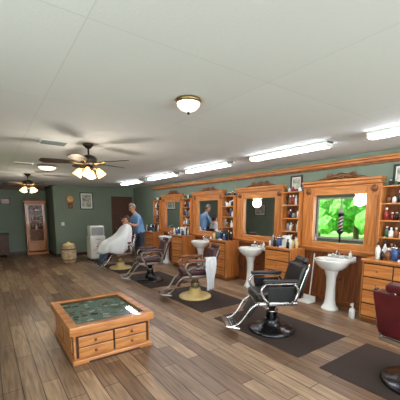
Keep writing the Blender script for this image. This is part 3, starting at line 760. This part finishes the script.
def head(parent, c, pitch, hairm, bald=False, glasses=False):
    h = bpy.data.objects.new('head', None); COL.objects.link(h); h.parent = parent
    h.location = c; h.rotation_euler = (0, pitch, 0)
    def f(v):
        k = 1.0
        if v.z < 0: k = 1 - 0.30 * (-v.z / 0.12) ** 1.5
        x = v.x * (k if v.x < 0 else (0.5 + 0.5 * k)) ;
        if v.x < -0.03 and v.z < -0.03: x *= 0.8
        return Vector((x, v.y * k, v.z))
    ball('skull_and_face', (0, 0, 0), 0.095, 0.077, 0.12, M['skin'], h, f=f)
    bm = bmesh.new()
    tube_bm(bm, [(0.088, 0, 0.015), (0.102, 0, -0.01), (0.112, 0, -0.03), (0.092, 0, -0.036)], [0.006, 0.009, 0.013, 0.008], 8, 3)
    finish('nose', bm, M['skin'], h, smooth=True)
    ball('mouth', (0.083, 0, -0.062), 0.008, 0.024, 0.007, M['lips'], h, us=12, vs=8)
    ball('chin', (0.068, 0, -0.098), 0.024, 0.026, 0.02, M['skin'], h, us=12, vs=8)
    for s in (-1, 1):
        ball('eye_%d' % (s + 2), (0.083, s * 0.03, 0.005), 0.007, 0.012, 0.007, M['white'], h, us=12, vs=8)
        ball('iris_%d' % (s + 2), (0.0885, s * 0.03, 0.005), 0.004, 0.006, 0.006, M['eye'], h, us=8, vs=6)
        ball('brow_%d' % (s + 2), (0.086, s * 0.03, 0.022), 0.007, 0.02, 0.004, hairm, h, us=10, vs=6)
        ball('ear_%d' % (s + 2), (-0.005, s * 0.077, -0.005), 0.018, 0.009, 0.03, M['skin'], h, us=12, vs=8)
        if glasses:
            pts = [(0.099, s * 0.033 + 0.021 * math.cos(a), 0.003 + 0.017 * math.sin(a)) for a in [i * 2 * math.pi / 12 for i in range(13)]]
            tube('glasses_rim_%d' % (s + 2), pts, 0.002, M['dark'], h, seg=6, n=1)
            tube('glasses_temple_%d' % (s + 2), [(0.096, s * 0.054, 0.008), (0.05, s * 0.078, 0.01), (-0.01, s * 0.084, 0.005)], 0.002, M['dark'], h, seg=6, n=3)
    bm = bmesh.new(); bmesh.ops.create_uvsphere(bm, u_segments=28, v_segments=20, radius=1)
    for v in bm.verts: v.co = Vector((v.co.x * 0.102 - 0.004, v.co.y * 0.084, v.co.z * 0.126 + 0.004))
    kill = [v for v in bm.verts if v.co.z < -0.055 or (v.co.x > 0.02 and v.co.z < 0.060) or (v.co.x > -0.01 and v.co.z < -0.01) or (bald and v.co.z > 0.075)]
    bmesh.ops.delete(bm, geom=kill, context='VERTS')
    o = finish('hair', bm, hairm, h, smooth=True)
    md = o.modifiers.new('s', 'SOLIDIFY'); md.thickness = 0.008; md.offset = -1
    return h

def hand(name, parent, wrist, fwd, palm_n, side, curl=0.7):
    F = Vector(fwd).normalized(); P = Vector(palm_n); P = (P - F * P.dot(F)).normalized(); Sd = F.cross(P).normalized() * side
    W = Vector(wrist); bm = bmesh.new()
    rings = []
    for t, w, th in ((-0.01, 0.024, 0.019), (0.02, 0.034, 0.018), (0.055, 0.040, 0.015), (0.085, 0.038, 0.012), (0.093, 0.03, 0.008)):
        rings.append([bm.verts.new(W + F * t + Sd * (w * math.cos(a)) + P * (th * math.sin(a))) for a in [2 * math.pi * k / 12 for k in range(12)]])
    for a, b in zip(rings, rings[1:]):
        for i in range(12): bm.faces.new((a[i], a[(i + 1) % 12], b[(i + 1) % 12], b[i]))
    bm.faces.new(rings[0]); bm.faces.new(rings[-1])
    for k, (off, L) in enumerate(((0.029, 0.072), (0.010, 0.082), (-0.010, 0.076), (-0.029, 0.060))):
        p = W + F * 0.078 + Sd * off; a = curl * 0.4; pts = [p]; d = L / 3
        for j in range(3):
            dr = (F * math.cos(a) + P * math.sin(a)).normalized(); p = p + dr * d * (1.25 - 0.2 * j); pts.append(p); a += curl * 0.8
        tube_bm(bm, [tuple(q) for q in pts], [0.0095, 0.009, 0.008, 0.0055], 8, 3)
    p0 = W + F * 0.02 + Sd * 0.026
    pts = [p0, p0 + Sd * 0.028 + F * 0.022 + P * 0.008, p0 + Sd * 0.038 + F * 0.05 + P * 0.018, p0 + Sd * 0.036 + F * 0.072 + P * 0.028]
    tube_bm(bm, [tuple(q) for q in pts], [0.013, 0.012, 0.010, 0.006], 8, 3)
    return finish(name, bm, M['skin'], parent, smooth=True)

B = empty('barber', (3.68, 8.22, 0.008), math.radians(184))
J = {
 'pel': ((0, 0, 0.96), 0.145), 'wai': ((0.015, 0, 1.10), 0.14), 'che': ((0.07, 0, 1.28), 0.155), 'uch': ((0.11, 0, 1.41), 0.12),
 'nk': ((0.155, 0, 1.52), 0.058), 'nk2': ((0.19, 0, 1.60), 0.052),
 'shl': ((0.10, 0.165, 1.42), 0.07), 'ell': ((0.20, 0.25, 1.19), 0.048), 'fal': ((0.32, 0.20, 1.20), 0.042), 'wrl': ((0.44, 0.13, 1.25), 0.028),
 'shr': ((0.10, -0.165, 1.42), 0.07), 'elr': ((0.22, -0.27, 1.24), 0.048), 'far': ((0.33, -0.21, 1.28), 0.042), 'wrr': ((0.44, -0.14, 1.35), 0.028),
 'hpl': ((0, 0.095, 0.88), 0.105), 'knl': ((0.03, 0.11, 0.50), 0.07), 'anl': ((-0.01, 0.12, 0.10), 0.05), 'tol': ((0.16, 0.14, 0.045), 0.04),
 'hpr': ((0, -0.095, 0.88), 0.105), 'knr': ((0.05, -0.11, 0.50), 0.07), 'anr': ((0.02, -0.12, 0.10), 0.05), 'tor': ((0.19, -0.14, 0.045), 0.04)}
E = [('pel', 'wai', 'shirt'), ('wai', 'che', 'shirt'), ('che', 'uch', 'shirt'), ('uch', 'nk', 'shirt'), ('nk', 'nk2', 'skin'),
     ('uch', 'shl', 'shirt'), ('shl', 'ell', 'shirt'), ('ell', 'fal', 'skin'), ('fal', 'wrl', 'skin'),
     ('uch', 'shr', 'shirt'), ('shr', 'elr', 'shirt'), ('elr', 'far', 'skin'), ('far', 'wrr', 'skin'),
     ('pel', 'hpl', 'pants'), ('hpl', 'knl', 'pants'), ('knl', 'anl', 'pants'), ('anl', 'tol', 'shoe'),
     ('pel', 'hpr', 'pants'), ('hpr', 'knr', 'pants'), ('knr', 'anr', 'pants'), ('anr', 'tor', 'shoe')]
body('body', B, J, E, ['shirt', 'skin', 'pants', 'shoe'], [M['blue'], M['skin'], M['khaki'], M['shoe']])
head(B, (0.23, 0, 1.69), 0.45, M['hair'], bald=False, glasses=True)
hand('hand_left', B, (0.44, 0.13, 1.25), (0.8, -0.5, 0.2), (0.3, -0.8, -0.3), 1, 0.5)
hand('hand_right', B, (0.44, -0.14, 1.35), (0.8, 0.5, 0.0), (0.2, 0.8, -0.3), -1, 0.8)
bm = bmesh.new(); tube_bm(bm, [(0.50, -0.11, 1.36), (0.56, -0.05, 1.36), (0.60, -0.02, 1.355)], [0.018, 0.02, 0.014], 10, 2)
finish('clippers', bm, M['dark'], B, smooth=True)

C = empty('barber_client', (3.00, 8.10, 0.008), math.radians(180))
J = {
 'pel': ((-0.08, 0, 0.67), 0.14), 'wai': ((-0.12, 0, 0.80), 0.14), 'che': ((-0.17, 0, 0.98), 0.15), 'uch': ((-0.20, 0, 1.10), 0.11),
 'nk': ((-0.22, 0, 1.19), 0.056), 'nk2': ((-0.225, 0, 1.25), 0.052),
 'shl': ((-0.19, 0.16, 1.10), 0.068), 'ell': ((-0.12, 0.25, 0.86), 0.046), 'wrl': ((0.10, 0.26, 0.80), 0.03),
 'shr': ((-0.19, -0.16, 1.10), 0.068), 'elr': ((-0.12, -0.25, 0.86), 0.046), 'wrr': ((0.10, -0.26, 0.80), 0.03),
 'hpl': ((-0.02, 0.1, 0.65), 0.10), 'knl': ((0.40, 0.11, 0.64), 0.068), 'anl': ((0.54, 0.11, 0.24), 0.048), 'tol': ((0.70, 0.13, 0.19), 0.038),
 'hpr': ((-0.02, -0.1, 0.65), 0.10), 'knr': ((0.40, -0.11, 0.64), 0.068), 'anr': ((0.54, -0.11, 0.24), 0.048), 'tor': ((0.70, -0.13, 0.19), 0.038)}
E = [('pel', 'wai', 'shirt'), ('wai', 'che', 'shirt'), ('che', 'uch', 'shirt'), ('uch', 'nk', 'shirt'), ('nk', 'nk2', 'skin'),
     ('uch', 'shl', 'shirt'), ('shl', 'ell', 'shirt'), ('ell', 'wrl', 'shirt'), ('uch', 'shr', 'shirt'), ('shr', 'elr', 'shirt'), ('elr', 'wrr', 'shirt'),
     ('pel', 'hpl', 'pants'), ('hpl', 'knl', 'pants'), ('knl', 'anl', 'pants'), ('anl', 'tol', 'shoe'),
     ('pel', 'hpr', 'pants'), ('hpr', 'knr', 'pants'), ('knr', 'anr', 'pants'), ('anr', 'tor', 'shoe')]
body('body', C, J, E, ['shirt', 'skin', 'pants', 'shoe'], [M['grey'], M['skin'], M['jeans'], M['shoe']])
head(C, (-0.225, 0, 1.335), -0.12, M['hairb'])
hand('hand_left', C, (0.10, 0.26, 0.80), (1, -0.1, -0.1), (0, 0, -1), -1, 0.5)
hand('hand_right', C, (0.10, -0.26, 0.80), (1, 0.1, -0.1), (0, 0, -1), 1, 0.5)
bm = bmesh.new(); rings = []
RG = [(-0.222, 1.235, .062, .062), (-0.215, 1.205, .085, .10), (-0.20, 1.165, .12, .19), (-0.18, 1.10, .165, .25), (-0.15, 1.0, .20, .30), (-0.09, .90, .25, .335), (0.0, .81, .345, .35), (0.07, .73, .425, .355), (0.10, .64, .46, .36), (0.11, .55, .465, .36), (0.115, .47, .465, .365)]
n = 64
for k, (cx, cz, rx, ry) in enumerate(RG):
    t = k / (len(RG) - 1); ring = []
    for i in range(n):
        a = 2 * math.pi * i / n
        fold = 1 + 0.06 * t * t * math.sin(11 * a + 1.2 * t) + 0.03 * t * math.sin(19 * a + 1)
        ca, sa = math.cos(a), math.sin(a)
        x = cx + rx * fold * ca; yv = ry * fold * sa
        z = cz + (0.10 * t if ca < 0 else 0) * -ca - 0.03 * t * math.sin(5 * a)
        if ca > 0.2 and 0.5 < t < 0.85: z -= 0.025 * math.exp(-(yv / 0.05) ** 2)
        ring.append(bm.verts.new((x, yv, z)))
    rings.append(ring)
for a, b in zip(rings, rings[1:]):
    for i in range(n): bm.faces.new((a[i], a[(i + 1) % n], b[(i + 1) % n], b[i]))
o = finish('barber_cape', bm, M['towel'], C, smooth=True)
md = o.modifiers.new('s', 'SOLIDIFY'); md.thickness = 0.005

# ------------------------------------------------------------ outdoors
box('ground', (-30, -30, -0.35), (30, 40, -0.25), M['grass'])
def tree(x, y, h, r):
    e = empty('leafy_tree', (x, y, -0.25))
    tube('trunk', [(0, 0, 0), (0.0, 0, 0.3), (0.1, 0, h * 0.4), (0, 0.05, h * 0.75)], [0.17, 0.16, 0.12, 0.08], M['bark'], e)
    bm = bmesh.new()
    for i in range(26):
        a = random.uniform(0, 6.28); q = random.uniform(0, 1) ** 0.5 * r; z = h * random.uniform(0.25, 1.0)
        rr = random.uniform(0.35, 0.6) * r * 0.6
        res = bmesh.ops.create_icosphere(bm, subdivisions=3, radius=rr, matrix=Matrix.Translation((q * math.cos(a), q * math.sin(a), max(z, rr * 1.25))))
        for v in res['verts']: v.co += Vector((random.uniform(-1, 1), random.uniform(-1, 1), random.uniform(-1, 1))) * rr * 0.12
    finish('canopy', bm, M['leaf'], e)
for x, y, h, r in ((-7, 8.5, 3.6, 1.8), (-8, 11.5, 4.2, 2.0), (-6.5, 14, 3.5, 1.7), (-9, 5.5, 4.5, 2.2), (-8, 2, 4, 2), (-9.5, -2, 4, 2.0), (-10, 17, 4.5, 2.2)):
    tree(x, y, h, r)

# ------------------------------------------------------------ world + lights
w = bpy.data.worlds.new('world'); S.world = w; w.use_nodes = True
nt = w.node_tree; bg = nt.nodes['Background']
sky = nt.nodes.new('ShaderNodeTexSky'); sky.sky_type = 'HOSEK_WILKIE'
sky.sun_direction = Vector((0.6, 0.3, 0.75)).normalized(); sky.turbidity = 3.5
mxn = nt.nodes.new('ShaderNodeMix'); mxn.data_type = 'RGBA'; mxn.inputs[0].default_value = 0.6
mxn.inputs[7].default_value = (0.9, 0.95, 1.0, 1)
nt.links.new(sky.outputs[0], mxn.inputs[6]); nt.links.new(mxn.outputs[2], bg.inputs[0])
bg.inputs[1].default_value = 2.2
sd = bpy.data.lights.new('sun', 'SUN'); sd.energy = 11.0; sd.angle = 0.02
so = bpy.data.objects.new('sun', sd); COL.objects.link(so)
so.rotation_euler = Vector((0.6, 0.3, 0.75)).to_track_quat('Z', 'Y').to_euler()

def area(name, loc, rot, sx, sy, power, color=(1, 1, 1)):
    d = bpy.data.lights.new(name, 'AREA'); d.shape = 'RECTANGLE'; d.size = sx; d.size_y = sy; d.energy = power; d.color = color
    o = bpy.data.objects.new(name, d); COL.objects.link(o); o.location = loc; o.rotation_euler = rot
    return o
dl = (0.92, 0.97, 1.0)
for i, (a, b, z0, z1) in enumerate(BW):
    area('window_fill_lamp', ((a + b) / 2, YB - T - 0.05, (z0 + z1) / 2), (math.radians(90), 0, 0), b - a, z1 - z0, 120, dl)  # area lamp added outside each unseen back window to brighten the room
area('window_fill_lamp', (XL - T - 0.05, 0, 1.33), (math.radians(90), 0, math.radians(-90)), 3.8, 1.57, 90, dl)  # another added lamp, outside the unseen left window beside the camera
for (x, y) in ((1.19, 4.25), (0.90, 8.40)):
    d = bpy.data.lights.new('fan_bulb', 'POINT'); d.energy = 26; d.color = (1, 0.88, 0.72); d.shadow_soft_size = 0.16
    o = bpy.data.objects.new('fan_bulb', d); COL.objects.link(o); o.location = (x, y, 1.90)

# ------------------------------------------------------------ camera
cd = bpy.data.cameras.new('camera'); cam = bpy.data.objects.new('camera', cd); COL.objects.link(cam)
cd.sensor_fit = 'HORIZONTAL'; cd.sensor_width = 36; cd.lens = 27.0; cd.shift_x = 0.0; cd.shift_y = 0.13; cd.clip_start = 0.05
cam.location = (0, 0, 1.6)
cam.rotation_euler = (math.radians(90 - 7.78), 0, math.radians(-35.4))
S.camera = cam
